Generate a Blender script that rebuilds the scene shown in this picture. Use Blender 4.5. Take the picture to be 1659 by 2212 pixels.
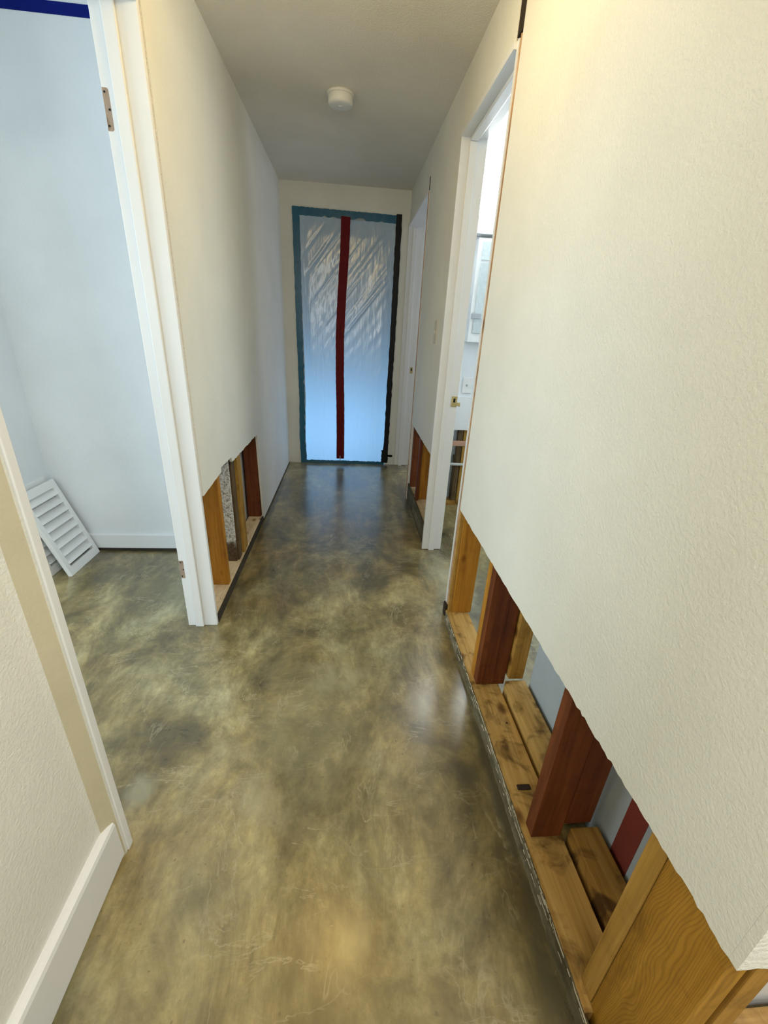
import bpy, bmesh, math, random
from mathutils import Vector, Matrix, noise
from mathutils.geometry import tessellate_polygon
random.seed(7)
for o in list(bpy.data.objects): bpy.data.objects.remove(o)
S = bpy.context.scene
COL = S.collection

# ------------------------------------------------------------------ camera
cam_d = bpy.data.cameras.new('camera')
cam = bpy.data.objects.new('camera', cam_d); COL.objects.link(cam)
rt = Vector((0.99580161, -0.07656226, 0.05017354))
up = Vector((-0.01553743, 0.39879196, 0.91690979))
fw = Vector((0.09020949, 0.91383981, -0.39592809))
M = Matrix((rt, up, -fw)).transposed().to_4x4()
M.translation = Vector((0, 0, 1.3384))
cam.matrix_world = M
cam_d.sensor_fit = 'VERTICAL'; cam_d.sensor_height = 24.0
cam_d.lens = 913.496 / 2212 * 24.0
cam_d.clip_start = 0.02
S.camera = cam

# ------------------------------------------------------------------ world, lights, exposure
w = bpy.data.worlds.new('world'); S.world = w; w.use_nodes = True
w.node_tree.nodes['Background'].inputs[0].default_value = (0.6, 0.75, 1, 1)
w.node_tree.nodes['Background'].inputs[1].default_value = 0.05
S.view_settings.view_transform = 'Standard'; S.view_settings.look = 'None'
S.view_settings.gamma = 1; S.view_settings.use_curve_mapping = False
S.view_settings.exposure = 0.85

def area(name, loc, direction, sx, sy, power, color):
    l = bpy.data.lights.new(name, 'AREA'); l.shape = 'RECTANGLE'; l.size = sx; l.size_y = sy
    l.energy = power; l.color = color
    o = bpy.data.objects.new(name, l); COL.objects.link(o); o.location = loc
    o.rotation_euler = Vector(direction).to_track_quat('-Z', 'Y').to_euler()
    return o
def point(name, loc, rad, power, color):
    l = bpy.data.lights.new(name, 'POINT'); l.shadow_soft_size = rad; l.energy = power; l.color = color
    o = bpy.data.objects.new(name, l); COL.objects.link(o); o.location = loc
    return o
WARM = (1.0, 0.67, 0.21); DAY = (0.76, 0.90, 1.0); NEUT = (1.0, 0.98, 0.93)
point('hall_lamp_light', (-0.02, 1.40, 2.28), 0.12, 5.2, WARM)
area('near_room_fill', (0.85, -0.5, 2.38), (-.3, .1, -1), 0.7, 0.7, 26, NEUT)  # unseen fill added to brighten the near walls
area('near_left_fill', (-0.48, -1.1, 1.75), (0.62, 0.75, -.2), 0.7, 0.9, 8, (1.0, 0.99, 0.95))  # unseen fill added to lift the near right wall
area('left_room_daylight', (-2.0, -0.9, 1.5), (0, 1, -.1), 1.6, 1.3, 12, DAY)
area('left_room_side_fill', (-3.3, 0.75, 1.45), (1, 0.05, -.08), 1.5, 1.3, 31, DAY)  # unseen side light added to brighten the right wall and stud edges
area('bathroom_daylight', (2.3, 2.2, 1.6), (-1, 0, -.1), 1.1, 1.1, 11, DAY)
area('far_room_daylight', (-0.12, 5.15, 0.32), (0.02, -1, -.05), 0.9, 0.8, 8.5, (0.24, 0.56, 1.0))
area('bedroom_daylight', (2.7, 4.2, 1.4), (-1, 0, 0), 1.0, 1.2, 11, (0.8, 0.85, 1.0))

# ------------------------------------------------------------------ node helpers
def mat(name, rough=0.6, spec=0.4):
    m = bpy.data.materials.new(name); m.use_nodes = True
    nt = m.node_tree; b = nt.nodes['Principled BSDF']
    b.inputs['Roughness'].default_value = rough
    b.inputs['Specular IOR Level'].default_value = spec
    return m, nt, b
def N(nt, typ, **kw):
    n = nt.nodes.new(typ)
    for k, v in kw.items():
        if k.startswith('i_'): n.inputs[k[2:].replace('_', ' ')].default_value = v
        else: setattr(n, k, v)
    return n
def coords(nt, scale=(1, 1, 1), rot=(0, 0, 0), loc=(0, 0, 0)):
    t = nt.nodes.new('ShaderNodeTexCoord'); mp = nt.nodes.new('ShaderNodeMapping')
    mp.inputs['Scale'].default_value = scale; mp.inputs['Rotation'].default_value = rot
    mp.inputs['Location'].default_value = loc
    nt.links.new(t.outputs['Object'], mp.inputs[0]); return mp.outputs[0]
def noise_tex(nt, vec, scale, detail=4, rough=0.55, dist=0.0):
    n = nt.nodes.new('ShaderNodeTexNoise')
    n.inputs['Scale'].default_value = scale; n.inputs['Detail'].default_value = detail
    n.inputs['Roughness'].default_value = rough; n.inputs['Distortion'].default_value = dist
    nt.links.new(vec, n.inputs['Vector']); return n.outputs['Fac']
def ramp(nt, fac, stops):
    r = nt.nodes.new('ShaderNodeValToRGB'); e = r.color_ramp.elements
    while len(e) < len(stops): e.new(0.5)
    for k, (p, c) in enumerate(stops):
        e[k].position = p; e[k].color = (*c, 1) if len(c) == 3 else c
    nt.links.new(fac, r.inputs[0]); return r.outputs[0]
def mix(nt, a, b, fac, mode='MIX'):
    m = nt.nodes.new('ShaderNodeMix'); m.data_type = 'RGBA'; m.blend_type = mode
    for sock, v in ((m.inputs[0], fac), (m.inputs[6], a), (m.inputs[7], b)):
        if hasattr(v, 'links'): nt.links.new(v, sock)
        elif isinstance(v, (int, float)): sock.default_value = v
        else: sock.default_value = (*v, 1)
    return m.outputs[2]
def bump(nt, b, h, strength, dist=0.002):
    n = nt.nodes.new('ShaderNodeBump'); n.inputs['Strength'].default_value = strength
    n.inputs['Distance'].default_value = dist
    nt.links.new(h, n.inputs['Height']); nt.links.new(n.outputs[0], b.inputs['Normal']); return n

def paint(name, col, rough=0.55, tex=90, strength=0.5, dist=0.003, var=0.04):
    m, nt, b = mat(name, rough, 0.35)
    v = coords(nt)
    f = noise_tex(nt, v, 3, 5)
    c = ramp(nt, f, [(0.3, [x*(1-var) for x in col]), (0.7, [min(1, x*(1+var)) for x in col])])
    nt.links.new(c, b.inputs['Base Color'])
    if strength:
        h = noise_tex(nt, v, tex, 3, 0.6)
        h2 = ramp(nt, h, [(0.40, (0, 0, 0)), (0.62, (1, 1, 1))])
        bump(nt, b, h2, strength, dist)
    return m
M_wall = paint('hall_wall_paint', (0.79, 0.787, 0.71), 0.6, 130, 0.33, 0.002)
M_jambshade = paint('jamb_shade_tan', (0.57, 0.515, 0.36), 0.6, 110, 0.2, 0.0015, 0.08)  # shade beside the near left jamb, put into the wall colour
M_left = paint('left_room_paint', (0.77, 0.79, 0.80), 0.6, 110, 0.25, 0.0015)
M_bath = paint('bathroom_paint', (0.76, 0.79, 0.80), 0.6, 110, 0.15, 0.0015)
M_ceil = paint('ceiling_paint', (0.82, 0.78, 0.69), 0.75, 140, 0.5, 0.003)
M_trim = paint('trim_paint', (0.80, 0.81, 0.80), 0.32, 20, 0.08, 0.001, 0.02)
M_base = paint('baseboard_paint', (0.78, 0.79, 0.78), 0.35, 20, 0.08, 0.001, 0.02)
M_gyp = paint('cut_gypsum', (0.80, 0.77, 0.69), 0.9, 200, 0.8, 0.002)
M_shut = paint('shutter_paint', (0.80, 0.81, 0.79), 0.5, 60, 0.2, 0.001)
M_paper = paint('gypsum_back_paper', (0.40, 0.45, 0.46), 0.85, 60, 0.2, 0.001, 0.12)
M_stripe = paint('red_brown_stripe', (0.20, 0.035, 0.022), 0.6, 40, 0.3, 0.001, 0.35)
M_white = paint('white_plastic', (0.80, 0.80, 0.77), 0.4, 30, 0.0)
M_almond = paint('painted_over_plate', (0.62, 0.59, 0.50), 0.5, 30, 0.0)
M_flake = paint('paint_flakes', (0.50, 0.45, 0.33), 0.8, 200, 0.3, 0.001, 0.3)
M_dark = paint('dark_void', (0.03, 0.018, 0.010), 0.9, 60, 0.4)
M_darkstrip = paint('dark_floor_strip', (0.045, 0.035, 0.022), 0.8, 60, 0.8, 0.003, 0.4)  # dark plate face, and shade put into the gaps at the wall foot

def wood(name, axis, c_dark, c_mid, c_light, rough=0.6, stain=0.0, ring=0.0, seed=0.0, knots=True):
    m, nt, b = mat(name, rough, 0.3)
    sc = [26, 26, 26]; sc[axis] = 1.6
    v = coords(nt, sc, loc=(seed, seed*1.7, seed*.6))
    f = noise_tex(nt, v, 1.0, 6, 0.62, 0.6)
    sc2 = [120, 120, 120]; sc2[axis] = 4
    v2 = coords(nt, sc2, loc=(seed, 0, seed))
    f2 = noise_tex(nt, v2, 1.0, 3, 0.6)
    c = ramp(nt, f, [(0.28, c_dark), (0.5, c_mid), (0.72, c_light)])
    g = ramp(nt, f2, [(0.35, (0.72, 0.68, 0.62)), (0.6, (1, 1, 1))])
    c = mix(nt, c, g, 0.6, 'MULTIPLY')
    h = f2
    if ring:
        sc3 = [9, 9, 9]; sc3[axis] = 3.0
        v3 = coords(nt, sc3, loc=(seed, seed, 0))
        fr = noise_tex(nt, v3, 1.0, 2, 0.4, 0.2)
        tc = nt.nodes.new('ShaderNodeTexCoord'); sp = nt.nodes.new('ShaderNodeSeparateXYZ'); nt.links.new(tc.outputs['Object'], sp.inputs[0])
        m0 = nt.nodes.new('ShaderNodeMath'); m0.operation = 'MULTIPLY_ADD'; m0.inputs[1].default_value = 1500; nt.links.new(sp.outputs[1], m0.inputs[0])
        mm = nt.nodes.new('ShaderNodeMath'); mm.operation = 'MULTIPLY_ADD'; mm.inputs[1].default_value = 150
        m00 = nt.nodes.new('ShaderNodeMath'); m00.operation = 'MULTIPLY'; m00.inputs[1].default_value = 55; nt.links.new(sp.outputs[2], m00.inputs[0])
        nt.links.new(m00.outputs[0], m0.inputs[2])
        nt.links.new(fr, mm.inputs[0]); nt.links.new(m0.outputs[0], mm.inputs[2])
        ms = nt.nodes.new('ShaderNodeMath'); ms.operation = 'SINE'; nt.links.new(mm.outputs[0], ms.inputs[0])
        rg = ramp(nt, ms.outputs[0], [(0.0, (1, 1, 1)), (0.9, (1-ring, 1-ring*1.1, 1-ring*1.2))])
        c = mix(nt, c, rg, 0.8, 'MULTIPLY')
    if stain:
        vs = coords(nt, (1, 1, 1), loc=(seed*3, 0, 0))
        fs = noise_tex(nt, vs, 11, 4, 0.6, 0.8)
        sr = ramp(nt, fs, [(0.50, (1, 1, 1)), (0.66, (1-stain, 1-stain*1.05, 1-stain*1.1))])
        c = mix(nt, c, sr, 1.0, 'MULTIPLY')
    if knots:
        sck = [9, 9, 9]; sck[axis] = 5
        vk = coords(nt, sck, loc=(seed*5, seed*2, seed))
        vo = nt.nodes.new('ShaderNodeTexVoronoi'); vo.inputs['Scale'].default_value = 1.0
        nt.links.new(vk, vo.inputs['Vector'])
        kr = ramp(nt, vo.outputs['Distance'], [(0.05, (0.22, 0.14, 0.08)), (0.10, (0.5, 0.4, 0.3)), (0.17, (1, 1, 1))])
        c = mix(nt, c, kr, 0.9, 'MULTIPLY')
    nt.links.new(c, b.inputs['Base Color'])
    bump(nt, b, h, 0.35, 0.0012)
    return m
OD, OM, OL = (0.30, 0.115, 0.010), (0.47, 0.205, 0.020), (0.58, 0.28, 0.042)
M_stud = wood('stud_wood', 2, OD, OM, OL, 0.55, 0.12)
M_studshade = wood('stud_wood_shaded', 2, (0.09, 0.020, 0.005), (0.16, 0.042, 0.010), (0.23, 0.066, 0.014), 0.6, 0.2, seed=2.3)  # darker red copy of the stud wood, cavity shade put into its colour
M_studg = wood('stud_wood_grain', 2, (0.34, 0.165, 0.016), (0.43, 0.22, 0.025), (0.50, 0.27, 0.038), 0.5, 0.25, ring=0.26, seed=4.1)
M_studd = wood('stud_wood_dark', 2, (0.06, 0.035, 0.015), (0.12, 0.075, 0.03), (0.2, 0.13, 0.06), 0.7, 0.3, seed=1.1)
M_studp = wood('stud_wood_pale', 2, (0.27, 0.14, 0.024), (0.42, 0.235, 0.045), (0.52, 0.31, 0.075), 0.65, 0.15, seed=6.2)
M_plate = wood('plate_wood', 1, (0.30, 0.17, 0.04), (0.48, 0.29, 0.08), (0.60, 0.40, 0.14), 0.6, 0.7, seed=3.3)
M_plateb = wood('plate_wood_brown', 1, (0.22, 0.11, 0.02), (0.36, 0.185, 0.035), (0.46, 0.27, 0.065), 0.6, 0.75, seed=5.3)
M_platep = wood('plate_wood_pale', 1, (0.50, 0.38, 0.22), (0.68, 0.54, 0.34), (0.78, 0.66, 0.46), 0.6, 0.2, seed=8.3)
M_curb = wood('weathered_curb', 1, (0.05, 0.042, 0.02), (0.13, 0.11, 0.06), (0.28, 0.25, 0.17), 0.7, 0.4, seed=9.3)
M_raw = wood('raw_jamb_edge', 2, (0.28, 0.15, 0.06), (0.45, 0.27, 0.13), (0.60, 0.42, 0.26), 0.7, 0.35, seed=7.3)
M_studo = wood('stud_wood_ochre', 2, (0.26, 0.13, 0.02), (0.40, 0.21, 0.035), (0.48, 0.27, 0.06), 0.6, 0.4, seed=2.9)
M_cplate = wood('cross_plate_wood', 0, (0.30, 0.17, 0.05), (0.47, 0.28, 0.09), (0.58, 0.38, 0.15), 0.6, 0.4, seed=5.9)
M_bare = wood('bare_mortise_wood', 2, (0.26, 0.19, 0.13), (0.36, 0.27, 0.20), (0.45, 0.36, 0.28), 0.8, 0.3, seed=1.9)

def plain(name, col, rough=0.4, metal=0.0, spec=0.5, bstr=0.0, bscale=40):
    m, nt, b = mat(name, rough, spec)
    f = noise_tex(nt, coords(nt), bscale, 3)
    c = ramp(nt, f, [(0.3, [x*0.88 for x in col]), (0.7, col)])
    nt.links.new(c, b.inputs['Base Color']); b.inputs['Metallic'].default_value = metal
    if bstr: bump(nt, b, f, bstr, 0.003)
    return m
M_brass = plain('brass', (0.72, 0.56, 0.24), 0.3, 0.9)
M_black = plain('black_tape', (0.008, 0.008, 0.009), 0.4, spec=0.2, bstr=0.2)
M_teal = plain('blue_tape_teal', (0.006, 0.115, 0.20), 0.25, bstr=0.35)
M_blue = plain('blue_tape', (0.003, 0.012, 0.17), 0.85, spec=0.15)
M_red = plain('red_zipper_fabric', (0.13, 0.003, 0.005), 0.7, spec=0.25)
M_hole = plain('black_hole', (0.01, 0.008, 0.006), 0.9)
M_copper = plain('copper_strap', (0.70, 0.42, 0.30), 0.4, 0.5)
M_pipe = plain('pipe_white', (0.75, 0.76, 0.72), 0.35)
M_grey = plain('galvanised_grey', (0.45, 0.48, 0.50), 0.45, 0.3)

def foil():
    m, nt, b = mat('crumpled_foil', 0.4, 0.5)
    v = coords(nt)
    vr = nt.nodes.new('ShaderNodeTexVoronoi'); vr.inputs['Scale'].default_value = 75
    nt.links.new(v, vr.inputs['Vector'])
    f = noise_tex(nt, v, 95, 3, 0.7, 0.8)
    c = ramp(nt, f, [(0.36, (0.22, 0.18, 0.13)), (0.47, (0.62, 0.62, 0.60)), (0.58, (0.92, 0.92, 0.90))])
    t = nt.nodes.new('ShaderNodeTexCoord'); sx = nt.nodes.new('ShaderNodeSeparateXYZ')
    nt.links.new(t.outputs['Object'], sx.inputs[0])
    f3 = noise_tex(nt, v, 22, 2)
    ad = nt.nodes.new('ShaderNodeMath'); ad.operation = 'MULTIPLY_ADD'; ad.inputs[1].default_value = 0.12
    nt.links.new(f3, ad.inputs[0]); nt.links.new(sx.outputs[2], ad.inputs[2])
    k = ramp(nt, ad.outputs[0], [(0.20, (0.16, 0.10, 0.05)), (0.235, (1, 1, 1))])
    c = mix(nt, c, k, 1.0, 'MULTIPLY')
    nt.links.new(c, b.inputs['Base Color']); b.inputs['Metallic'].default_value = 0.1
    bump(nt, b, f, 1.0, 0.006)
    return m
M_foil = foil()

def floor_mat():
    m, nt, b = mat('stained_concrete', 0.3, 0.5)
    v = coords(nt, (1, 1, 1)); vd = coords(nt, (1.6, 1.0, 1), rot=(0, 0, math.radians(25)))
    f1 = noise_tex(nt, vd, 2.0, 13, 0.69, 0.5)
    c1 = ramp(nt, f1, [(0.32, (0.034, 0.029, 0.010)), (0.42, (0.090, 0.077, 0.033)), (0.50, (0.170, 0.152, 0.082)), (0.58, (0.275, 0.258, 0.170)), (0.70, (0.43, 0.415, 0.31))])
    # hue patches: brown against green-grey
    f2 = noise_tex(nt, v, 1.9, 5, 0.6, 0.3)
    c2 = ramp(nt, f2, [(0.38, (1.14, 0.97, 0.68)), (0.62, (0.97, 1.0, 0.96))])
    c = mix(nt, c1, c2, 1.0, 'MULTIPLY')
    # trowel streaks
    vs = coords(nt, (5, 2.2, 1), rot=(0, 0, math.radians(-58)))
    f3 = noise_tex(nt, vs, 3.6, 7, 0.68, 0.5)
    c3 = ramp(nt, f3, [(0.36, (0.66, 0.64, 0.58)), (0.50, (1, 1, 1)), (0.64, (1.5, 1.5, 1.45))])
    c = mix(nt, c, c3, 0.5, 'MULTIPLY')
    f6 = noise_tex(nt, coords(nt, (1, 1.3, 1), rot=(0, 0, .5)), 15, 10, 0.75, 0.3)
    c6 = ramp(nt, f6, [(0.32, (0.62, 0.60, 0.55)), (0.5, (1, 1, 1)), (0.68, (1.42, 1.42, 1.36))])
    c = mix(nt, c, c6, 0.6, 'MULTIPLY')
    # thin pale trowel lines
    for (sc_, rot_, sd_) in (((1.0, 3.2, 1), 0.25, 0.0), ((2.6, 1.0, 1), -0.5, 4.0)):
        f7 = noise_tex(nt, coords(nt, sc_, rot=(0, 0, rot_), loc=(sd_, sd_, 0)), 3.0, 5, 0.6, 0.6)
        k7 = ramp(nt, f7, [(0.485, (0, 0, 0)), (0.498, (1, 1, 1)), (0.511, (0, 0, 0))])
        f8 = noise_tex(nt, coords(nt, (1, 1, 1), loc=(sd_+2, 1, 0)), 5, 4, 0.6)
        k8 = ramp(nt, f8, [(0.48, (0, 0, 0)), (0.64, (0.6, 0.6, 0.6))])
        c = mix(nt, c, (0.42, 0.40, 0.30), mix(nt, k7, k8, 1.0, 'MULTIPLY'))
    # small worn pale chips
    f4 = noise_tex(nt, coords(nt, (1, 1.5, 1)), 19, 6, 0.65, 0.1)
    k4 = ramp(nt, f4, [(0.68, (0, 0, 0)), (0.76, (0.8, 0.8, 0.8))])
    c = mix(nt, c, (0.40, 0.38, 0.28), k4)
    # tiny dark specks
    f5 = noise_tex(nt, v, 60, 2, 0.5)
    k5 = ramp(nt, f5, [(0.24, (0.45, 0.42, 0.36)), (0.32, (1, 1, 1))])
    c = mix(nt, c, k5, 0.8, 'MULTIPLY')
    # floor patches, stains and some painted-in shade: centre x, y, radius x, radius y, strength
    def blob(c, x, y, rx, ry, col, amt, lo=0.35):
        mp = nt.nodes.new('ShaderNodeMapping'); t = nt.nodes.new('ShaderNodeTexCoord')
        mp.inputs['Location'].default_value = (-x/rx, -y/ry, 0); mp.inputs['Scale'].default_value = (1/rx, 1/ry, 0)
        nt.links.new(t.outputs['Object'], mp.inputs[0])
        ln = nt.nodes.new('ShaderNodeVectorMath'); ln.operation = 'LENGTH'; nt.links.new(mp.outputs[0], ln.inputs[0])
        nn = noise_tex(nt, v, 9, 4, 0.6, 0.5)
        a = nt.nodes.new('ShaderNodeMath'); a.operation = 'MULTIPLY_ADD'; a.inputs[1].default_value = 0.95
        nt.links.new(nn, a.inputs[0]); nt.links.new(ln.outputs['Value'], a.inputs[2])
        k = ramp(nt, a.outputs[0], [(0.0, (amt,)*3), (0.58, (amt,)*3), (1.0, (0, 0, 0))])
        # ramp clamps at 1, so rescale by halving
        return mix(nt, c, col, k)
    for (x, y, rx, ry, col, amt) in (
            (-0.10, 1.15, .65, .75, (0.27, 0.258, 0.180), 0.40), (0.0, 0.25, 1.2, .50, (0.105, 0.078, 0.026), 0.60),
            (0.40, 0.92, .10, .16, (0.035, 0.032, 0.018), 0.85), (0.43, 1.45, .07, .22, (0.055, 0.05, 0.03), 0.7),
            (0.40, 2.35, .13, .16, (0.05, 0.05, 0.04), 0.6), (0.43, 2.95, .10, .45, (0.045, 0.045, 0.04), 0.6),
            (-0.03, 0.95, .05, .10, (0.10, 0.085, 0.04), 0.6), (-0.36, 0.62, .10, .12, (0.085, 0.08, 0.035), 0.5),
            (0.47, 0.45, .05, .3, (0.045, 0.042, 0.02), 0.7), (-0.5, 3.6, .14, .8, (0.06, 0.06, 0.055), 0.6),
            (0.30, 1.2, .12, .25, (0.36, 0.37, 0.33), 0.35), (-0.95, 2.0, .5, .5, (0.085, 0.083, 0.045), 0.5), (-0.25, 0.85, .18, .16, (0.33, 0.32, 0.24), 0.5),
            (-0.62, 0.9, .12, .12, (0.34, 0.35, 0.29), 0.55), (-0.05, 1.35, .3, .2, (0.28, 0.27, 0.19), 0.5),
            (0.03, 0.52, .10, .10, (0.36, 0.32, 0.17), 0.5), (0.05, 3.6, .6, 1.3, (0.075, 0.075, 0.07), 0.55),  # last patch paints the dimmer far end into the floor
            (0.62, 2.1, .25, .9, (0.40, 0.41, 0.34), 0.6),
            (-0.565, -0.2, .045, 1.6, (0.012, 0.010, 0.005), 0.95), (-0.575, 3.2, .05, 2.2, (0.02, 0.018, 0.012), 0.9),  # strips along the left wall foot, its soft shadow painted on
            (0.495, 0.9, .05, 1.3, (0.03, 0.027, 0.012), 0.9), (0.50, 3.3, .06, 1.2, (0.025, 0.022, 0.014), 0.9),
            (-1.2, 2.43, .8, .045, (0.015, 0.013, 0.01), 0.95)):  # shade of the gap under the left-room baseboard, painted on
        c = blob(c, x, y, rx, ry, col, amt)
    c = mix(nt, c, (1.0, 0.94, 0.76), 1.0, 'MULTIPLY'); c = mix(nt, c, (0.36, 0.33, 0.22), 0.10)
    nt.links.new(c, b.inputs['Base Color'])
    r = ramp(nt, f1, [(0.3, (0.25,)*3), (0.7, (0.42,)*3)]); nt.links.new(r, b.inputs['Roughness'])
    b.inputs['Coat Weight'].default_value = 0.8; b.inputs['Coat Roughness'].default_value = 0.20
    h = mix(nt, f3, f4, 0.5); bump(nt, b, h, 0.25, 0.004)
    return m
M_floor = floor_mat()

def film():
    m = bpy.data.materials.new('milky_plastic_film'); m.use_nodes = True; nt = m.node_tree
    for n in list(nt.nodes): nt.nodes.remove(n)
    out = nt.nodes.new('ShaderNodeOutputMaterial')
    tr = nt.nodes.new('ShaderNodeBsdfTranslucent'); tr.inputs[0].default_value = (0.86, 0.92, 0.95, 1)
    df = nt.nodes.new('ShaderNodeBsdfDiffuse'); df.inputs[0].default_value = (0.64, 0.67, 0.60, 1)
    gl = nt.nodes.new('ShaderNodeBsdfGlossy'); gl.inputs[0].default_value = (0.9, 0.9, 0.9, 1); gl.inputs['Roughness'].default_value = 0.22
    m1 = nt.nodes.new('ShaderNodeMixShader'); m1.inputs[0].default_value = 0.40
    m2 = nt.nodes.new('ShaderNodeMixShader'); m2.inputs[0].default_value = 0.13
    nt.links.new(tr.outputs[0], m1.inputs[1]); nt.links.new(df.outputs[0], m1.inputs[2])
    nt.links.new(m1.outputs[0], m2.inputs[1]); nt.links.new(gl.outputs[0], m2.inputs[2])
    nt.links.new(m2.outputs[0], out.inputs[0])
    v = coords(nt, (4, 1, 0.7), rot=(0, math.radians(38), 0))
    f = noise_tex(nt, v, 7, 3, 0.5, 0.3)
    bp = nt.nodes.new('ShaderNodeBump'); bp.inputs['Strength'].default_value = 0.35; bp.inputs['Distance'].default_value = 0.015
    nt.links.new(f, bp.inputs['Height'])
    for n in (tr, df, gl): nt.links.new(bp.outputs[0], n.inputs['Normal'])
    return m
M_film = film()
def emit(name, col, s):
    m, nt, b = mat(name, 0.5)
    b.inputs['Base Color'].default_value = (0.8, 0.8, 0.8, 1)
    b.inputs['Emission Color'].default_value = (*col, 1); b.inputs['Emission Strength'].default_value = s
    return m
M_lamp = emit('lit_lamp_diffuser', (0.92, 0.96, 1), 15.0)

# ------------------------------------------------------------------ mesh helpers
def link(name, bm, mats, parent=None, smooth=False, loc=None):
    me = bpy.data.meshes.new(name); bmesh.ops.recalc_face_normals(bm, faces=bm.faces)
    bm.to_mesh(me); bm.free()
    for m in (mats if isinstance(mats, (list, tuple)) else [mats]): me.materials.append(m)
    if smooth:
        for p in me.polygons: p.use_smooth = True
    o = bpy.data.objects.new(name, me); COL.objects.link(o)
    if parent: o.parent = parent
    if loc: o.location = loc
    return o
def add_box(bm, x0, x1, y0, y1, z0, z1, bev=0.0, seg=2, mi=0):
    r = bmesh.ops.create_cube(bm, size=1)
    vs = r['verts']
    for v in vs:
        v.co = Vector(((x0+x1)/2 + v.co.x*(x1-x0), (y0+y1)/2 + v.co.y*(y1-y0), (z0+z1)/2 + v.co.z*(z1-z0)))
    fs = set(f for v in vs for f in v.link_faces)
    for f in fs: f.material_index = mi
    if bev:
        es = list(set(e for v in vs for e in v.link_edges))
        bmesh.ops.bevel(bm, geom=es, offset=bev, segments=seg, affect='EDGES', profile=0.6)
def box(name, x0, x1, y0, y1, z0, z1, m, bev=0.0015, parent=None):
    bm = bmesh.new(); add_box(bm, x0, x1, y0, y1, z0, z1, bev); return link(name, bm, m, parent)
def tag(o, label=None, cat=None, group=None, kind=None):
    if label: o['label'] = label
    if cat: o['category'] = cat
    if group: o['group'] = group
    if kind: o['kind'] = kind
    return o
def struct(o, label=None):
    o['kind'] = 'structure'
    if label: o['label'] = label
    return o
def empty(name, loc=(0, 0, 0)):
    o = bpy.data.objects.new(name, None); o.empty_display_size = 0.1; COL.objects.link(o); o.location = loc; return o
def rag(pts, step=0.02, amp=0.0025, seed=0):
    """subdivide a polyline and roughen it"""
    r = random.Random(seed); out = []
    for (a, b) in zip(pts[:-1], pts[1:]):
        n = max(1, int(math.dist(a, b)/step))
        for k in range(n):
            t = k/n; j = amp if k else amp*0.3
            out.append((a[0]+(b[0]-a[0])*t + r.uniform(-j, j)*0.6, a[1]+(b[1]-a[1])*t + r.uniform(-j, j)))
    out.append(pts[-1]); return out
def sheet(name, axis, c0, c1, outline, mats, parent=None):
    """a drywall sheet: outline (u,z) extruded between c0 and c1 along axis ('x': u=y, 'y': u=x); edges get material 1"""
    bm = bmesh.new()
    f = lambda c, u, z: (c, u, z) if axis == 'x' else (u, c, z)
    o2 = []
    for p in outline:
        if not o2 or math.dist(p, o2[-1]) > 1e-4: o2.append(p)
    outline = o2
    va = [bm.verts.new(f(c0, u, z)) for u, z in outline]; vb = [bm.verts.new(f(c1, u, z)) for u, z in outline]
    n = len(va)
    for a, b, c in tessellate_polygon([[Vector((u, z, 0)) for u, z in outline]]):
        bm.faces.new((va[a], va[b], va[c])); bm.faces.new((vb[c], vb[b], vb[a]))
    for i in range(n):
        q = bm.faces.new((va[i], va[(i+1) % n], vb[(i+1) % n], vb[i])); q.material_index = 1
    return link(name, bm, mats, parent)

H = 2.44
# ------------------------------------------------------------------ structure: floor and ceilings
struct(box('floor', -3.5, 3.2, -2.4, 7.2, -0.1, 0, M_floor, 0))
struct(box('ceiling', -0.60, 3.2, -2.4, 7.2, H, H+0.1, M_ceil, 0), 'grey textured ceiling over the hallway')
struct(box('ceiling', -3.5, -0.60, -2.4, 7.2, 2.56, 2.66, M_left, 0))

# outer shell of the rooms
struct(box('wall_rear', -3.5, 3.2, -2.5, -2.4, 0, 2.56, M_wall, 0))
struct(box('wall_outer_left', -3.6, -3.5, -2.4, 7.2, 0, 2.56, M_left, 0))
struct(box('wall_outer_right', 3.2, 3.3, -2.4, 7.2, 0, H, M_bath, 0))
struct(box('wall_outer_far', -3.5, 3.2, 7.2, 7.3, 0, 2.56, M_left, 0))

# ------------------------------------------------------------------ left wall
LX = -0.598
bm = bmesh.new()
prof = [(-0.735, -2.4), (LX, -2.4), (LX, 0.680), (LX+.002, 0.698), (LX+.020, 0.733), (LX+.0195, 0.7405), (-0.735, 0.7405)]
va = [bm.verts.new((x, y, 0)) for x, y in prof]; vb = [bm.verts.new((x, y, 2.56)) for x, y in prof]
bm.faces.new(va); bm.faces.new(vb[::-1])
for i in range(7):
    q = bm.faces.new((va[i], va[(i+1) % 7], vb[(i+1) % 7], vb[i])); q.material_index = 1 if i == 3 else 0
struct(link('wall_left', bm, [M_wall, M_jambshade]), 'near left hallway wall, cream with orange-peel texture')
struct(box('wall_left', -0.735, LX, 0.741, 1.715, 2.16, 2.56, M_wall, 0.0))
cut = rag([(1.716, 0.655), (1.995, 0.671)], amp=.001, seed=1) + rag([(1.999, 0.692), (2.19, 0.687)], amp=.001, seed=2) + \
      rag([(2.20, 0.660), (2.848, 0.652)], amp=.003, seed=3) + rag([(2.856, 0.62), (2.898, 0.018)], amp=.002, seed=4)
struct(sheet('wall_left', 'x', LX, LX-0.013, [(4.385, 0.015), (4.385, H), (1.716, H)] + cut, [M_wall, M_gyp]), 'far left hallway drywall with a stepped cut-out')
struct(box('wall_left_inner', -0.735, -0.722, 1.715, 4.50, 0, 2.56, [M_paper, M_left][1], 0))
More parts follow.
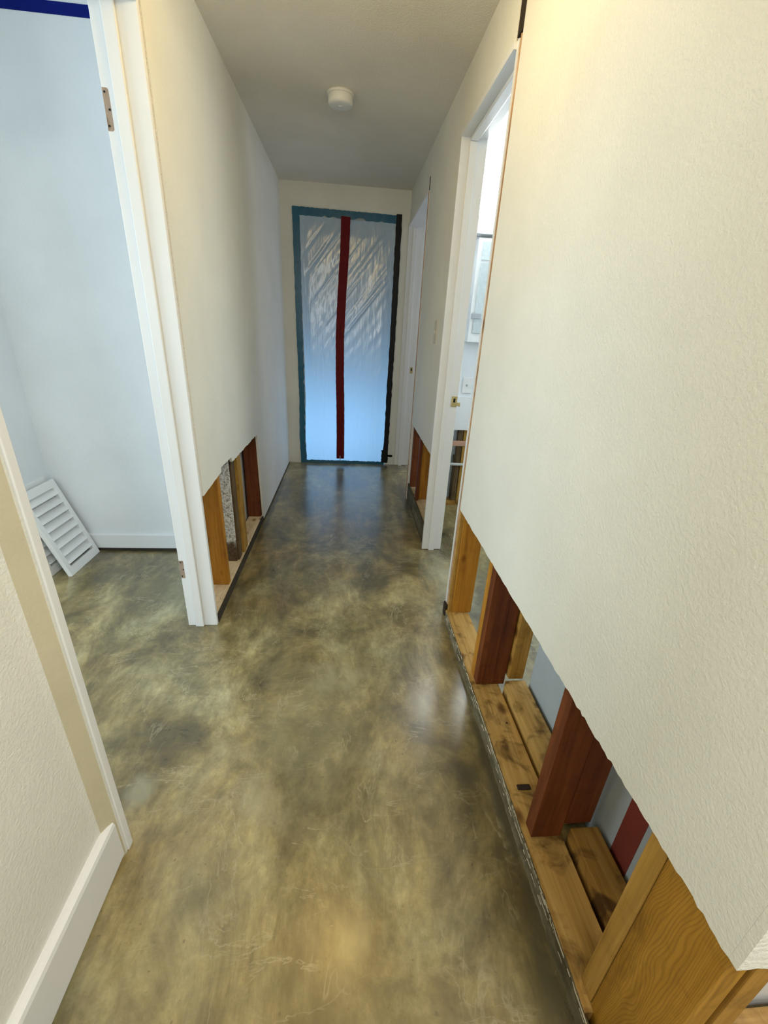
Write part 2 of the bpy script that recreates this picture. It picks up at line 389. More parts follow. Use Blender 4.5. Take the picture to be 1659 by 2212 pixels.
# left room: back wall, side return
struct(box('wall_left_room', -1.70, -0.735, 2.44, 2.54, 0, 2.56, M_left, 0), 'pale blue-white back wall of the left room')
struct(box('wall_left_room', -3.5, -1.70, 1.95, 2.54, 0, 2.56, M_left, 0), 'short side wall of the left room')
# left room baseboard
def baseboard(name, axis, face, sgn, u0, u1, z0, z1, t, m, ease=0.006):
    """moulding with an eased top; face = plane of the wall, sgn = which way it sticks out"""
    prof = [(0, z0), (t, z0), (t, z1-ease*1.2), (t-ease*0.25, z1-ease*0.4), (t-ease*0.9, z1-ease*0.05), (t*0.35, z1), (0, z1)]
    bm = bmesh.new(); rings = []
    for u in (u0, u1):
        rings.append([bm.verts.new((face+sgn*d, u, z) if axis == 'x' else (u, face+sgn*d, z)) for d, z in prof])
    n = len(prof)
    for i in range(n): bm.faces.new((rings[0][i], rings[0][(i+1) % n], rings[1][(i+1) % n], rings[1][i]))
    bm.faces.new(rings[0]); bm.faces.new(rings[1][::-1])
    return struct(link(name, bm, m))
baseboard('baseboard_left_room', 'y', 2.44, -1, -1.70, -0.735, 0.019, 0.112, 0.015, M_base)
baseboard('baseboard_left', 'x', LX, 1, -2.3, 0.725, 0.014, 0.150, 0.021, M_base, 0.012)

struct(box('gap_shade_3', -1.70, -0.735, 2.431, 2.4405, 0.0005, 0.0195, M_darkstrip, 0)); struct(box('gap_shade_4', -0.606, -0.599, 2.90, 4.384, 0.0005, 0.016, M_darkstrip, 0))  # dark strips set in to paint the shade of the floor gaps
# ------------------------------------------------------------------ right wall
RX = 0.522
cutR = rag([(1.750, 0.598), (0.80, 0.588)], 0.02, 0.0022, 11) + rag([(0.78, 0.587), (0.2452, 0.587)], 0.011, 0.0032, 12)
struct(sheet('wall_right', 'x', RX, RX+0.013, [(0.2452, H), (1.750, H)] + cutR, [M_wall, M_gyp]), 'near right hallway drywall cut off knee-high')
o1 = [(1.810, H), (4.385, H), (4.385, 2.195), (3.430, 2.195), (3.430, 2.28), (3.386, 2.28)] + rag([(3.385, 2.19), (3.385, 0.652)], .05, .0015, 5)[:-1] + \
     rag([(3.385, 0.652), (2.491, 0.634)], .02, .0015, 6) + [(2.491, 2.195), (1.810, 2.195)]
struct(sheet('wall_right', 'x', RX, RX+0.013, o1, [M_wall, M_gyp]), 'right hallway drywall between and above the two doorways')
struct(sheet('wall_right', 'x', RX, RX+0.013, [(1.750, 2.395), (1.810, 2.395), (1.810, H), (1.750, H)], [M_wall, M_gyp]))
# near corner turning right
struct(sheet('wall_near_corner', 'y', 0.2325, 0.2450, [(0.522, H), (3.2, H), (3.2, 0.585)] + rag([(1.6, 0.585), (0.522, 0.587)], .015, .003, 9), [M_wall, M_wall]))
# bathroom side faces
struct(box('wall_bathroom_side', 0.735, 0.748, 0.36, 1.215, 0, H, M_paper, 0), 'grey back of the bathroom-side drywall seen between studs')
struct(box('wall_bathroom_side', 0.642, 0.748, 1.215, 1.228, 0.68, H, M_bath, 0))
struct(box('wall_bathroom_side', 0.634, 0.642, 1.228, 1.757, 0.68, H, M_bath, 0))
struct(box('wall_bathroom_side', 0.634, 0.642, 2.49, 3.25, 0, H, M_bath, 0))
struct(box('wall_bathroom_side', 0.634, 0.642, 1.757, 2.49, 2.21, H, M_bath, 0))
struct(box('wall_bathroom_far_right', 2.40, 2.50, 0.36, 3.25, 0, H, M_bath, 0))
struct(box('wall_bathroom_near', 0.748, 2.40, 0.36, 0.46, 0, H, M_bath, 0))
struct(box('wall_bathroom_back', 0.642, 2.40, 3.25, 3.263, 0.645, H, M_bath, 0), 'bathroom back wall cut open near the floor')
struct(box('wall_bedroom_side', 0.60, 3.2, 3.352, 3.365, 0, H, M_paper, 0))
struct(box('wall_bedroom_far', 0.655, 3.2, 5.6, 5.7, 0, H, M_bath, 0))
struct(box('wall_bedroom_side', 0.642, 0.655, 3.40, 4.40, 2.20, H, M_bath, 0))

# ------------------------------------------------------------------ end wall
EY = 4.385
ox0, ox1, oz = -0.445, 0.402, 2.205
struct(sheet('wall_end', 'y', EY, EY+0.12, [(-0.735, 0), (ox0, 0), (ox0, oz), (ox1, oz), (ox1, 0), (0.66, 0), (0.66, H), (-0.735, H)], [M_wall, M_wall]), 'cream end wall around the sealed doorway')
struct(box('wall_far_room', 0.66, 0.76, 4.40, 7.2, 0, H, M_left, 0))

# ------------------------------------------------------------------ door frames
def jamb_mesh(x0, x1, y0, y1, z0, z1, stop=None, bev=0.002):
    bm = bmesh.new(); add_box(bm, x0, x1, y0, y1, z0, z1, bev); return bm
# left doorway
d1 = struct(empty('door_1', (-0.665, 1.70, 0)), 'white frame of the left doorway with empty hinge cut-outs')
def child(name, bm, m, par, label=None):
    o = link(name, bm, m); o.parent = par; o.matrix_parent_inverse = par.matrix_world.inverted() if False else Matrix.Translation(-par.location)
    if label: o['label'] = label
    return o
def cbox(name, x0, x1, y0, y1, z0, z1, m, par, bev=0.0015, label=None):
    bm = bmesh.new(); add_box(bm, x0, x1, y0, y1, z0, z1, bev); return child(name, bm, m, par, label)
cbox('jamb', -0.735, -0.603, 1.697, 1.715, 0.0, 2.16, M_trim, d1, 0.002)
cbox('jamb', -0.735, -0.574, 0.741, 0.762, 0.0, 2.16, M_trim, d1, 0.002)
cbox('head_jamb', -0.735, -0.603, 0.762, 1.697, 2.142, 2.16, M_trim, d1)
cbox('door_stop', -0.699, -0.662, 1.685, 1.697, 0.0, 2.14, M_trim, d1, 0.003)
cbox('door_stop', -0.699, -0.662, 0.762, 0.774, 0.0, 2.14, M_trim, d1, 0.003)
# hinge cut-outs: bare wood with screw holes
def mortise(z0, z1, x0, x1, r):
    bm = bmesh.new(); n = 8; pts = []
    ym = 1.6968
    for (cx_, cz_, a0) in ((x1-r, z1-r, 0), (x0+.001, z1-.001, 90), (x0+.001, z0+.001, 180), (x1-r, z0+r, 270)):
        rr = r if cx_ == x1-r else .001
        for k in range(n+1):
            a = math.radians(a0+90*k/n); pts.append((cx_+rr*math.cos(a), cz_+rr*math.sin(a)))
    a = [bm.verts.new((x, ym, z)) for x, z in pts]; b = [bm.verts.new((x, ym+.004, z)) for x, z in pts]
    bm.faces.new(a); bm.faces.new(b[::-1])
    for i in range(len(a)): bm.faces.new((a[i], a[(i+1) % len(a)], b[(i+1) % len(a)], b[i]))
    o = child('hinge_mortise', bm, M_bare, d1, 'bare wood hinge cut-out with screw holes')
    for t, dx in ((.12, .3), (.5, .75), (.90, .35)):
        bh = bmesh.new(); bmesh.ops.create_cone(bh, cap_ends=True, segments=12, radius1=.0028, radius2=.0028, depth=.002)
        bmesh.ops.rotate(bh, verts=bh.verts, matrix=Matrix.Rotation(math.pi/2, 3, 'X'))
        bmesh.ops.translate(bh, verts=bh.verts, vec=(x0+(x1-x0)*dx, ym-.0004, z0+(z1-z0)*t))
        h = link('screw_hole', bh, M_hole); h.parent = o; h.matrix_parent_inverse = Matrix.Translation(-d1.location)
        h.matrix_parent_inverse = Matrix.Identity(4)
mortise(1.848, 1.950, -0.734, -0.716, .007)
mortise(0.262, 0.352, -0.734, -0.716, .004)

# first right doorway (bathroom)
d2 = struct(empty('door_2', (0.575, 2.47, 0)), 'white frame of the bathroom doorway with brass strike plate')
def split_jamb(x0, x1, y0, y1, par, ztop, ragbot=True):
    cbox('jamb', x0, x1, y0, y1, 0.004, ztop, M_trim, par, 0.002)
split_jamb(0.511, 0.637, 2.468, 2.486, d2, 2.20)
cbox('door_stop', 0.552, 0.590, 2.458, 2.468, 0.0, 2.165, M_trim, d2, 0.003)
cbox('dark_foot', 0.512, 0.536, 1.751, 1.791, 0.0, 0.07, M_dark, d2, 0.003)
cbox('jamb', 0.5205, 0.637, 1.775, 1.792, 0.0, 2.20, M_trim, d2, 0.001)
cbox('head_jamb', 0.511, 0.637, 1.792, 2.468, 2.18, 2.20, M_trim, d2)
cbox('door_stop', 0.552, 0.590, 1.792, 2.458, 2.165, 2.18, M_trim, d2, 0.003)
cbox('door_stop', 0.552, 0.590, 1.792, 1.802, 0.0, 2.165, M_trim, d2, 0.003)
struct(box('gap_shade_1', 0.5235, 0.560, 1.7505, 1.8095, 2.215, 2.395, M_dark, 0)); struct(box('gap_shade_2', 0.5235, 0.560, 3.3865, 3.4295, 2.19, 2.279, M_dark, 0))  # dark boxes filling the holes, their shade given as colour
bm = bmesh.new()
zz = [0.0 + 2.205*k/60 for k in range(61)]
rr = random.Random(3); L = []; Rr = []
for z in zz:
    a = rr.uniform(-.0015, .0015)
    L.append((bm.verts.new((0.530+a, 1.7505, z)), bm.verts.new((0.530+a, 1.7745, z)), bm.verts.new((0.521+a*.6, 1.764, z))))
for A, B in zip(L[:-1], L[1:]):
    bm.faces.new((A[0], A[2], B[2], B[0])); bm.faces.new((A[2], A[1], B[1], B[2])); bm.faces.new((A[1], A[0], B[0], B[1]))
bm.faces.new(L[0]); bm.faces.new(L[-1][::-1])
child('jamb_edge', bm, M_raw, d2, 'raw brown wooden edge of the near jamb')
def strike(par, x0, x1, yf, z0, z1, lip=True):
    bm = bmesh.new(); add_box(bm, x0, x1, yf-.0025, yf, z0, z1, .001)
    if lip: add_box(bm, x1-.001, x1+.012, yf-.003, yf-.001, z0+(z1-z0)*.10, z0+(z1-z0)*.42, .001); add_box(bm, x1+.011, x1+.020, yf-.001, yf+.008, z0+(z1-z0)*.05, z0+(z1-z0)*.42, .002)
    o = child('strike_plate', bm, M_brass, par, 'small brass strike plate')
    xm = (x0+x1)/2; bh = bmesh.new(); add_box(bh, xm-.006, xm+.006, yf-.0034, yf-.002, z0+(z1-z0)*.42, z0+(z1-z0)*.80, .001)
    h = link('latch_hole', bh, M_hole); h.parent = o
    for z in (z0+(z1-z0)*.15, z0+(z1-z0)*.90):
        bs = bmesh.new(); bmesh.ops.create_cone(bs, cap_ends=True, segments=12, radius1=.003, radius2=.003, depth=.0015)
        bmesh.ops.rotate(bs, verts=bs.verts, matrix=Matrix.Rotation(math.pi/2, 3, 'X'))
        bmesh.ops.translate(bs, verts=bs.verts, vec=(xm, yf-.003, z))
        s = link('screw', bs, M_brass); s.parent = o
strike(d2, 0.600, 0.634, 2.468, 0.944, 1.004)
# second right doorway
d3 = struct(empty('door_3', (0.575, 4.36, 0)), 'white frame of the far right doorway beside the end wall')
split_jamb(0.513, 0.640, 4.362, 4.380, d3, 2.20)
cbox('door_stop', 0.552, 0.590, 4.352, 4.362, 0.0, 2.165, M_trim, d3, 0.003)
cbox('jamb', 0.520, 0.640, 3.3865, 3.402, 0.0, 2.20, M_trim, d3, 0.001)
cbox('head_jamb', 0.513, 0.640, 3.402, 4.362, 2.18, 2.20, M_trim, d3)
cbox('jamb_edge', 0.524, 0.536, 2.4862, 2.4908, 0.0, 2.195, M_raw, d2, 0.0005, 'brown gap beside the far jamb')
cbox('jamb_edge', 0.516, 0.520, 3.388, 3.400, 0.0, 2.195, M_raw, d3, 0.0005, 'raw brown edge of the near jamb')
strike(d3, 0.612, 0.638, 4.362, 0.950, 1.010, False)

# ------------------------------------------------------------------ framing, right wall near
def stud(x0, x1, y0, y1, z0, z1, m, label, name='wall_stud', cat='wall stud', group=None, bev=0.0025):
    o = box(name, x0, x1, y0, y1, z0, z1, m, bev); return tag(o, label, cat, group)
ZP = 0.042
stud(0.516, 0.628, 0.36, 1.768-.018, 0.0, ZP, M_plate, 'long pale bottom plate along the floor under the right drywall', 'bottom_plate', 'bottom plate')
# ragged strip of old paint and adhesive along the plate's edge
bm = bmesh.new(); rr = random.Random(5); prev = None
ys = [0.26 + 1.47*k/150 for k in range(151)]
for k, y in enumerate(ys):
    a = rr.uniform(0, .004) + .0035*noise.noise(Vector((y*9, 0, 0))); h = ZP + rr.uniform(-.001, .003)
    ring = [bm.verts.new((0.5155, y, 0.0)), bm.verts.new((0.5035+a*.6, y, 0.0)), bm.verts.new((0.509+a*.6, y, h*.6)), bm.verts.new((0.511+a*.5, y, h)), bm.verts.new((0.5165, y, h))]
    if prev:
        for i in range(5): bm.faces.new((prev[i], prev[(i+1) % 5], ring[(i+1) % 5], ring[i]))
    else: bm.faces.new(ring)
    prev = ring
bm.faces.new(prev[::-1])
ads = tag(link('adhesive_strip', bm, M_curb), 'weathered grey strip of old adhesive edging the right bottom plate', 'adhesive strip')
bm = bmesh.new(); rr = random.Random(15)
for k in range(230):
    y = rr.uniform(.27, 1.72); z = rr.choice((ZP+.0005, ZP+.001, rr.uniform(.015, ZP))); ln = rr.uniform(.004, .035); wdt = rr.uniform(.0007, .0024)
    x = .5125 if z > ZP else .507+.0035*(z/ZP)
    x += rr.uniform(-.0015, .0015)
    add_box(bm, x-wdt/2, x+wdt/2, y-ln/2, y+ln/2, z-.001, z+.0015, .0006, 1)
o = link('paint_flakes', bm, M_flake, ads); o['kind'] = 'stuff'; o['label'] = 'pale paint flakes along the edge'
stud(0.542, 0.640, 1.727, 1.7495, ZP, 2.40, M_stud, 'orange door-side stud at the far end of the open right wall')
stud(0.524, 0.542, 1.735, 1.7495, ZP, 2.40, M_studp, 'narrow pale strip of wood beside the door-side stud', 'wood_strip', 'wood strip')
stud(0.535, 0.645, 1.294, 1.333, ZP, 2.40, M_stud, 'far half of the doubled orange stud in the right wall')
stud(0.535, 0.650, 1.255, 1.2935, ZP, 2.40, M_studshade, 'near half of the doubled stud with dark red broad face')
stud(0.655, 0.715, 1.236, 1.272, 0.086, 2.40, M_studo, 'brown rear stud standing behind the doubled stud')
stud(0.535, 0.622, 0.694, 0.733, ZP, 2.40, M_studshade, 'big red-brown stud standing alone midway along the open right wall')
stud(0.628, 0.705, 0.700, 0.738, 0.086, 2.40, M_studshade, 'dark red rear stud directly behind the midway stud')
stud(0.535, 0.625, 0.374, 0.412, ZP, 2.40, M_studp, 'yellowish narrow-edged stud next to the near corner stud')
stud(0.536, 0.574, 0.2475, 0.3725, 0.0, 2.40, M_studg, 'broad corner stud with wavy grain nearest the camera')
stud(0.588, 0.626, 0.2475, 0.345, 0.045, 2.40, M_studo, 'stud around the near corner in the turned wall')
stud(0.574, 1.60, 0.2475, 0.345, 0.0, 0.044, M_cplate, 'bottom plate of the turned wall at lower right corner', 'bottom_plate', 'bottom plate')
# rear blocking boards lying on the plate row behind
def block(x0, x1, y0, y1, z0, z1, m, label):
    bm = bmesh.new(); add_box(bm, x0, x1, y0, y1, z0, z1, 0.004, 2)
    return tag(link('blocking_board', bm, m), label, 'board')
block(0.640, 0.722, 0.745, 1.230, 0.0, 0.085, M_plate, 'pale stained board lying behind the plate between the two big studs')
block(0.640, 0.722, 0.375, 0.690, 0.0, 0.085, M_plateb, 'brown cracked board lying behind the plate near the corner stud')
# dark crack/notch in the plate and its nail holes
stud(0.548, 0.590, 0.826, 0.842, ZP, ZP+0.006, M_dark, 'dark notched lump on the plate before the midway stud', 'dark_chip', 'wood chip')
bm = bmesh.new(); bmesh.ops.create_cone(bm, cap_ends=True, segments=14, radius1=.004, radius2=.003, depth=.003)
bmesh.ops.translate(bm, verts=bm.verts, vec=(0.598, 1.07, ZP+.001))
tag(link('nail_head', bm, M_dark), 'dark nail head on the pale bottom plate', 'nail')
# red-brown painted stripe on the back panel
stud(0.7335, 0.7350, 0.578, 0.641, 0.0, 1.2, M_stripe, 'dark red-brown vertical band on the grey panel behind the boards', 'painted_band', 'painted band', bev=0)

# ------------------------------------------------------------------ framing, right wall piece between doorways
stud(0.536, 0.630, 2.488, 3.385, 0.0, 0.130, M_platep, 'raised pale bottom plate under the drywall between right doorways', 'bottom_plate', 'bottom plate')
stud(0.525, 0.5358, 2.500, 3.40, 0.0, 0.145, M_curb, 'weathered grey board edging the floor between the right doorways', 'kick_board', 'board')
stud(0.540, 0.630, 2.4885, 2.525, 0.131, 2.40, M_studshade, 'brown jack stud against the bathroom door frame')
stud(0.562, 0.632, 3.050, 3.088, 0.131, 2.40, M_stud, 'orange stud in the opening between the right doorways')
stud(0.537, 0.556, 3.02, 3.06, 0.131, 2.40, M_studshade, 'red-brown strip at the left of the orange stud between doorways', 'wood_strip', 'wood strip')
stud(0.536, 0.630, 3.330, 3.368, 0.131, 2.40, M_studshade, 'dark red stud next to the far right doorway')

# ------------------------------------------------------------------ framing, left wall cut-out
stud(-0.703, -0.612, 1.716, 4.384, 0.0, 0.038, M_platep, 'pale bottom plate inside the left wall opening', 'bottom_plate', 'bottom plate')
stud(-0.6118, -0.600, 1.716, 2.895, 0.0, 0.036, M_darkstrip, 'dark strip along the floor under the left cut-out', 'dark_strip', 'tar strip')  # near-black strip on the hall face of the plate
stud(-0.706, -0.618, 1.985, 2.023, 0.039, 2.40, M_stud, 'broad orange stud nearest the left doorway frame')
stud(-0.706, -0.632, 2.235, 2.250, 0.039, 2.40, M_foil, 'speckled silver foil panel in the left wall opening', 'foil_panel', 'foil panel')
stud(-0.706, -0.622, 2.252, 2.320, 0.039, 2.40, M_studd, 'dark brown stud right behind the silver foil panel')
stud(-0.706, -0.612, 2.345, 2.383, 0.039, 2.40, M_studp, 'first pale stud of the pair past the foil')
stud(-0.706, -0.615, 2.400, 2.438, 0.039, 2.40, M_studp, 'second pale stud of the pair past the foil')
stud(-0.706, -0.616, 2.880, 2.918, 0.039, 2.40, M_studshade, 'dark red stud at the far end of the left opening')

# ------------------------------------------------------------------ plastic barrier on the end doorway
pb = tag(empty('plastic_barrier', (0, EY, 0)), 'milky plastic sheet with a red zipper taped over the end doorway', 'plastic barrier')
rr_ = random.Random(21)
RIDGES = [(rr_.uniform(-1.65, -0.75), rr_.uniform(1.0, 1.9), rr_.uniform(.006, .014), rr_.choice((-1, 1))*rr_.uniform(.8, 1.8), rr_.uniform(.12, .35)) for _ in range(26)]
def sheet_y(x, z):
    u = (x-X0)/(X1-X0); v_ = z/Z1
    edge = max(0, min(1, min(u, 1-u)*9)*min(1, min(v_, 1-v_)*14))
    s = (x*0.62+z*0.78); t = (x*0.78-z*0.62)
    fold = math.sin(t*44+3*noise.noise(Vector((s*3, t*6, 0))))*0.4+math.sin(t*83+s*3)*0.25
    top = max(0, min(1, (z-0.95)/0.9))
    for (t0, s0, wd_, am, l_) in RIDGES: fold += am*math.exp(-((t-t0)/wd_)**2-((s-s0)/l_)**2)/(0.1+top+.2)
    d = 0.006*edge*(0.1+top)*fold + 0.012*edge*noise.noise(Vector((x*2.2, z*1.2, 3)))
    return EY-0.004-0.010*edge+0.6*d*edge
bm = bmesh.new(); nx, nz = 130, 300; X0, X1, Z1 = -0.452, 0.412, 2.225
grid = []
for j in range(nz+1):
    row = []
    for i in range(nx+1):
        u, v_ = i/nx, j/nz; x = X0+(X1-X0)*u; z = Z1*v_
        row.append(bm.verts.new((x, sheet_y(x, z), z)))
    grid.append(row)
for j in range(nz):
    for i in range(nx): bm.faces.new((grid[j][i], grid[j][i+1], grid[j+1][i+1], grid[j+1][i]))
child('plastic_sheet', bm, M_film, pb, 'translucent milky sheet glowing blue at the bottom').data.polygons.foreach_set('use_smooth', [True]*(nx*nz))
def strip(name, path, wd, m, th=0.002, y=EY-0.006, seed=0, label=None, wob=0.002, n=60, follow=False):
    """a tape strip following path (x,z) with given width"""
    bm = bmesh.new(); r = random.Random(seed)
    P = [Vector((p[0], p[1])) for p in path]; ln = [0]
    for a, b in zip(P[:-1], P[1:]): ln.append(ln[-1]+(b-a).length)
    rows = []
    def at(d):
        for k in range(len(P)-1):
            if d <= ln[k+1] or k == len(P)-2:
                t = (d-ln[k])/(ln[k+1]-ln[k]); return P[k].lerp(P[k+1], t), (P[k+1]-P[k]).normalized()
    for k in range(n+1):
        c, tg = at(ln[-1]*k/n); nn = Vector((-tg.y, tg.x)); w0 = wd/2+r.uniform(-wob, wob); w1 = wd/2+r.uniform(-wob, wob)
        yy = y + 0.0015*noise.noise(Vector((c.x*20, c.y*20, seed)))
        if follow: yy = min(sheet_y(c.x+k*wd/2, c.y) for k in (-1, 0, 1)) - 0.002 - th
        a = c+nn*w0; b = c-nn*w1
        rows.append([bm.verts.new((a.x, yy, a.y)), bm.verts.new((b.x, yy, b.y)), bm.verts.new((b.x, yy+th, b.y)), bm.verts.new((a.x, yy+th, a.y))])
    for A, B in zip(rows[:-1], rows[1:]):
        for i in range(4): bm.faces.new((A[i], A[(i+1) % 4], B[(i+1) % 4], B[i]))
    bm.faces.new(rows[0]); bm.faces.new(rows[-1][::-1])
    return child(name, bm, m, pb, label)
strip('blue_tape', [(-0.497, 2.232), (0.43, 2.222)], 0.062, M_teal, seed=1, label='teal blue tape strip along the top')
strip('blue_tape', [(-0.465, 2.25), (-0.458, 1.4), (-0.448, 0.7), (-0.455, 0.25), (-0.448, 0.0)], 0.062, M_teal, seed=2, y=EY-0.0065, label='teal blue tape strip down the left side')
strip('blue_tape', [(-0.44, 0.016), (0.40, 0.012)], 0.036, M_teal, seed=3, y=EY-0.0075, label='teal blue tape strip along the floor', wob=.004)
strip('black_tape', [(0.425, 2.262), (0.424, 1.4), (0.418, 0.7), (0.412, 0.02)], 0.052, M_black, seed=4, y=EY-0.0085, label='black tape strip down the right side', wob=.003)
strip('black_tape', [(0.385, 0.16), (0.385, 0.02)], 0.03, M_black, seed=8, y=EY-0.010, label='short black tape scrap at the lower right', wob=.004, n=12)
strip('black_tape', [(0.37, 0.098), (0.487, 0.098)], 0.024, M_black, seed=9, y=EY-0.011, label='short black tape scrap across the lower right corner', wob=.003, n=12)
# zipper centre line down the sheet
zp = [(-0.038, 2.215), (-0.045, 1.95), (-0.066, 1.6), (-0.080, 1.25), (-0.078, 0.9), (-0.070, 0.6), (-0.066, 0.3), (-0.066, 0.055)]
strip('zipper', zp, 0.080, M_red, seed=5, y=EY-0.014, th=.003, follow=True, label='dark red zipper strip down the sheet', wob=.0012, n=90)
bm = bmesh.new(); add_box(bm, -0.071, -0.065, EY-0.022, EY-0.014, 0.050, 0.085, .002); add_box(bm, -0.073, -0.063, EY-0.021, EY-0.014, 0.04, 0.056, .002)
child('zipper_pull', bm, M_white, pb, 'small white zipper pull')

# ------------------------------------------------------------------ smoke detector
sd = tag(empty('smoke_detector', (-0.06, 2.865, H)), 'round white smoke detector on the hallway ceiling', 'smoke detector')
def lathe(prof, seg=48):
    bm = bmesh.new(); rings = []
    for r, z in prof:
        rings.append([bm.verts.new((r*math.cos(2*math.pi*k/seg), r*math.sin(2*math.pi*k/seg), z)) for k in range(seg)])
    for A, B in zip(rings[:-1], rings[1:]):
        for k in range(seg): bm.faces.new((A[k], A[(k+1) % seg], B[(k+1) % seg], B[k]))
    bm.faces.new(rings[0]); bm.faces.new(rings[-1][::-1]); return bm
o = link('mounting_base', lathe([(0.070, 0.0), (0.070, -0.008), (0.066, -0.010)]), M_white, sd, True)
o = link('detector_body', lathe([(0.062, -0.010), (0.064, -0.014), (0.064, -0.040), (0.060, -0.047), (0.050, -0.050), (0.02, -0.051), (0.001, -0.051)]), M_white, sd, True)
bm = lathe([(0.010, -0.0505), (0.010, -0.053), (0.001, -0.0535)], 20); link('test_button', bm, M_white, sd, True)

# ------------------------------------------------------------------ switch plate painted over on right wall piece
sp = tag(empty('switch_plate', (RX, 2.725, 1.338)), 'narrow painted-over switch plate on the right wall between doorways', 'switch plate')
link('plate', (lambda b: (add_box(b, -0.005, 0.0, -0.038, 0.038, -0.065, 0.065, .002), b)[1])(bmesh.new()), M_almond, sp)
link('toggle', (lambda b: (add_box(b, -0.012, -0.004, -0.005, 0.005, -0.010, 0.012, .002), b)[1])(bmesh.new()), M_almond, sp)

# ------------------------------------------------------------------ blue painter's tape in left room
bm = bmesh.new(); add_box(bm, -1.695, -0.737, 2.4385, 2.44, 2.427, 2.466, 0)
tag(link('painters_tape', bm, M_blue), 'dark blue tape band high across the left room wall', 'tape')

# ------------------------------------------------------------------ louvered vent panels leaning in the left room corner
def louver_panel(name, w_, L_, th, nsl, label, m):
    root = empty(name)
    st, top, bot = 0.034, 0.045, 0.048
    bm = bmesh.new()
    add_box(bm, -w_/2, -w_/2+st, 0, th, 0, L_, .003); add_box(bm, w_/2-st, w_/2, 0, th, 0, L_, .003)
    add_box(bm, -w_/2+st-.002, w_/2-st+.002, .0005, th-.0005, 0, bot, .002); add_box(bm, -w_/2+st-.002, w_/2-st+.002, .0005, th-.0005, L_-top, L_, .002)
    link('frame', bm, m, root)
    pitch = (L_-top-bot-0.006)/nsl
    for k in range(nsl):
        z = bot + 0.010 + pitch*(k+0.5)
        bs = bmesh.new(); add_box(bs, -w_/2+st-.004, w_/2-st+.004, -pitch*.52, pitch*.52, -0.003, 0.003, .002)
        bmesh.ops.rotate(bs, verts=bs.verts, matrix=Matrix.Rotation(math.radians(48), 3, 'X'))
        bmesh.ops.translate(bs, verts=bs.verts, vec=(0, th/2, z))
        link('louver', bs, m, root)
    tag(root, label, 'louvered panel', 'louvered panels in the corner')
    return root
v1 = louver_panel('louvered_panel', 0.285, 0.495, 0.022, 8, 'white louvered panel leaning in front in the left room corner', M_shut)
v2 = louver_panel('louvered_panel', 0.285, 0.495, 0.022, 8, 'white louvered panel mostly hidden behind the front one', M_shut)
def lean(o, yc, xb, xt, L_, yaw=0):
    # local X (width) -> world -Y.. , local Z leans towards -X, local Y is the thickness (front is -Y local -> +X world)
    dz = math.sqrt(L_*L_-(xb-xt)**2)
    Z = Vector((xt-xb, 0, dz)).normalized(); Xv = Vector((math.sin(yaw), math.cos(yaw), 0)).normalized()
    Xv = (Xv - Z*Xv.dot(Z)).normalized(); Yv = Z.cross(Xv)
    if Yv.x > 0: Xv = -Xv; Yv = -Yv
    m4 = Matrix((Xv, Yv, Z)).transposed().to_4x4(); m4.translation = Vector((xb, yc, 0.001)); o.matrix_world = m4
lean(v1, 2.268, -1.497, -1.655, 0.495)
lean(v2, 2.258, -1.600, -1.698, 0.505)

# ------------------------------------------------------------------ bathroom contents
BY = 3.25
stud(0.645, 2.38, 3.264, 3.350, 0.0, 0.040, M_plateb, 'brown bottom plate under the bathroom back wall opening', 'bottom_plate', 'bottom plate')
for k, (x, m, lb) in enumerate(((0.90, M_studd, 'dark weathered stud seen through the bathroom door gap'), (0.945, M_studp, 'paler stud beside the dark one in the bathroom back wall'),
                                (1.32, M_studd, 'bathroom back wall stud further right, third from the door'), (1.73, M_studd, 'bathroom back wall stud furthest right'))):
    stud(x-.019, x+.019, 3.264, 3.350, 0.041, 2.40, m, lb)
stud(0.845, 0.880, 3.300, 3.345, 0.43, 0.66, M_grey, 'grey metal plate behind the bathroom wall opening', 'metal_plate', 'metal plate', bev=.001)
mc = tag(empty('medicine_cabinet', (1.0, BY, 1.6)), 'white framed mirror cabinet on the bathroom back wall', 'cabinet')
def pbox(name, x0, x1, y0, y1, z0, z1, m, par, bev=.002):
    return cbox(name, x0, x1, y0, y1, z0, z1, m, par, bev)
M_mirror = plain('pale_cabinet_panel', (0.60, 0.68, 0.69), 0.25)
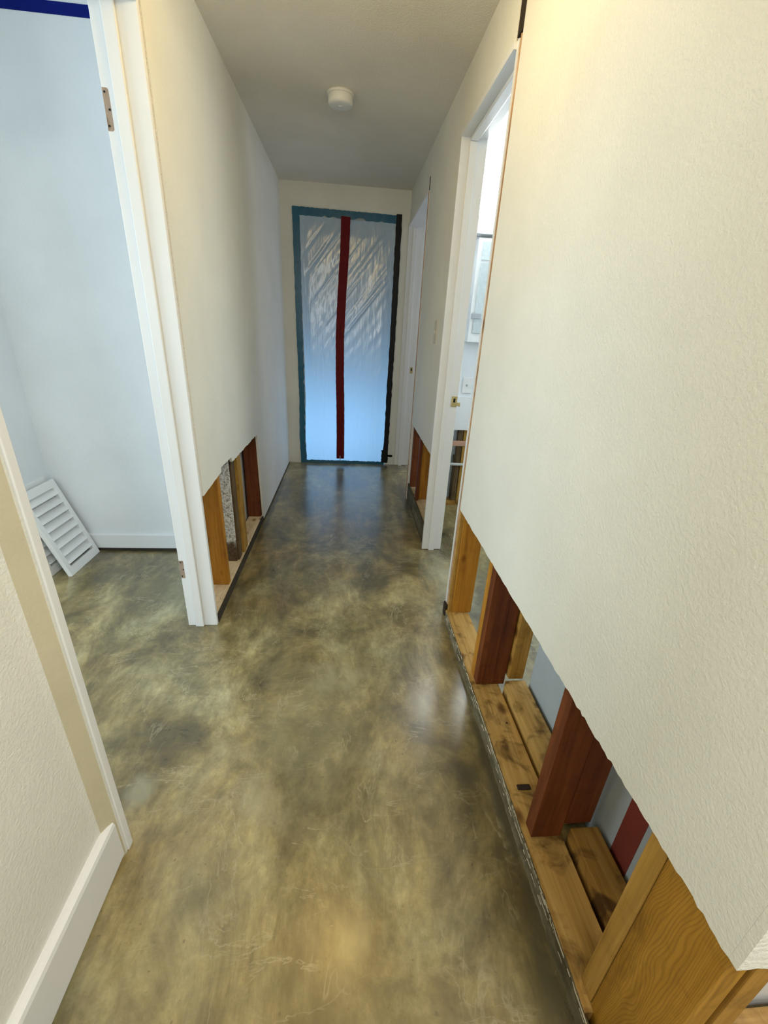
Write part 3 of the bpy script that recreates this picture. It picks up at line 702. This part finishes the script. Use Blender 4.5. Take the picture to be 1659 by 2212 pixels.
pbox('cabinet_body', 0.835, 1.25, BY-0.09, BY-.001, 1.287, 1.915, M_trim, mc)
pbox('door_panel', 0.862, 1.225, BY-0.098, BY-.090, 1.345, 1.775, M_mirror, mc)
pbox('door_panel', 0.862, 1.225, BY-0.098, BY-.090, 1.79, 1.895, M_mirror, mc)
pbox('handle', 0.84, 0.905, BY-0.112, BY-.098, 1.437, 1.47, M_grey, mc)
vl = tag(empty('vanity_light', (1.0, BY, 2.1)), 'bright white box lamp above the bathroom cabinet', 'lamp')
pbox('lamp_housing', 0.66, 1.30, BY-0.10, BY-.001, 1.935, 2.035, M_trim, vl)
pbox('diffuser', 0.66, 1.30, BY-0.12, BY-.001, 2.036, 2.19, M_lamp, vl)
ol = tag(empty('wall_outlet', (0.895, BY, 0.975)), 'small white outlet plate on the bathroom wall below the cabinet', 'outlet')
pbox('plate', 0.862, 0.932, BY-0.006, BY-.0005, 0.925, 1.04, M_white, ol)
pbox('socket', 0.886, 0.900, BY-0.0075, BY-.006, 0.975, 0.990, M_grey, ol, .001)
tag(box('lower_wall_panel', 0.645, 1.9, BY-0.013, BY-.0005, 0.645, 0.897, M_trim, .001), 'white panel fixed low on the bathroom wall above the exposed studs', 'panel')
def tube(name, p0, p1, r, m):
    bm = bmesh.new(); a, b = Vector(p0), Vector(p1); d = (b-a)
    bmesh.ops.create_cone(bm, cap_ends=True, segments=20, radius1=r, radius2=r, depth=d.length)
    bmesh.ops.rotate(bm, verts=bm.verts, matrix=d.to_track_quat('Z', 'Y').to_matrix()); bmesh.ops.translate(bm, verts=bm.verts, vec=(a+b)/2)
    return link(name, bm, m, None, True)
tag(tube('water_pipe', (0.80, 3.245, 0.366), (1.25, 3.245, 0.358), 0.011, M_pipe), 'thin white pipe crossing the bathroom wall studs', 'pipe')
bm = bmesh.new(); add_box(bm, 0.83, 0.96, 3.252, 3.262, 0.512, 0.556, .003)
tag(link('pipe_strap', bm, M_copper), 'copper-pink strap across the studs above the white pipe', 'strap')
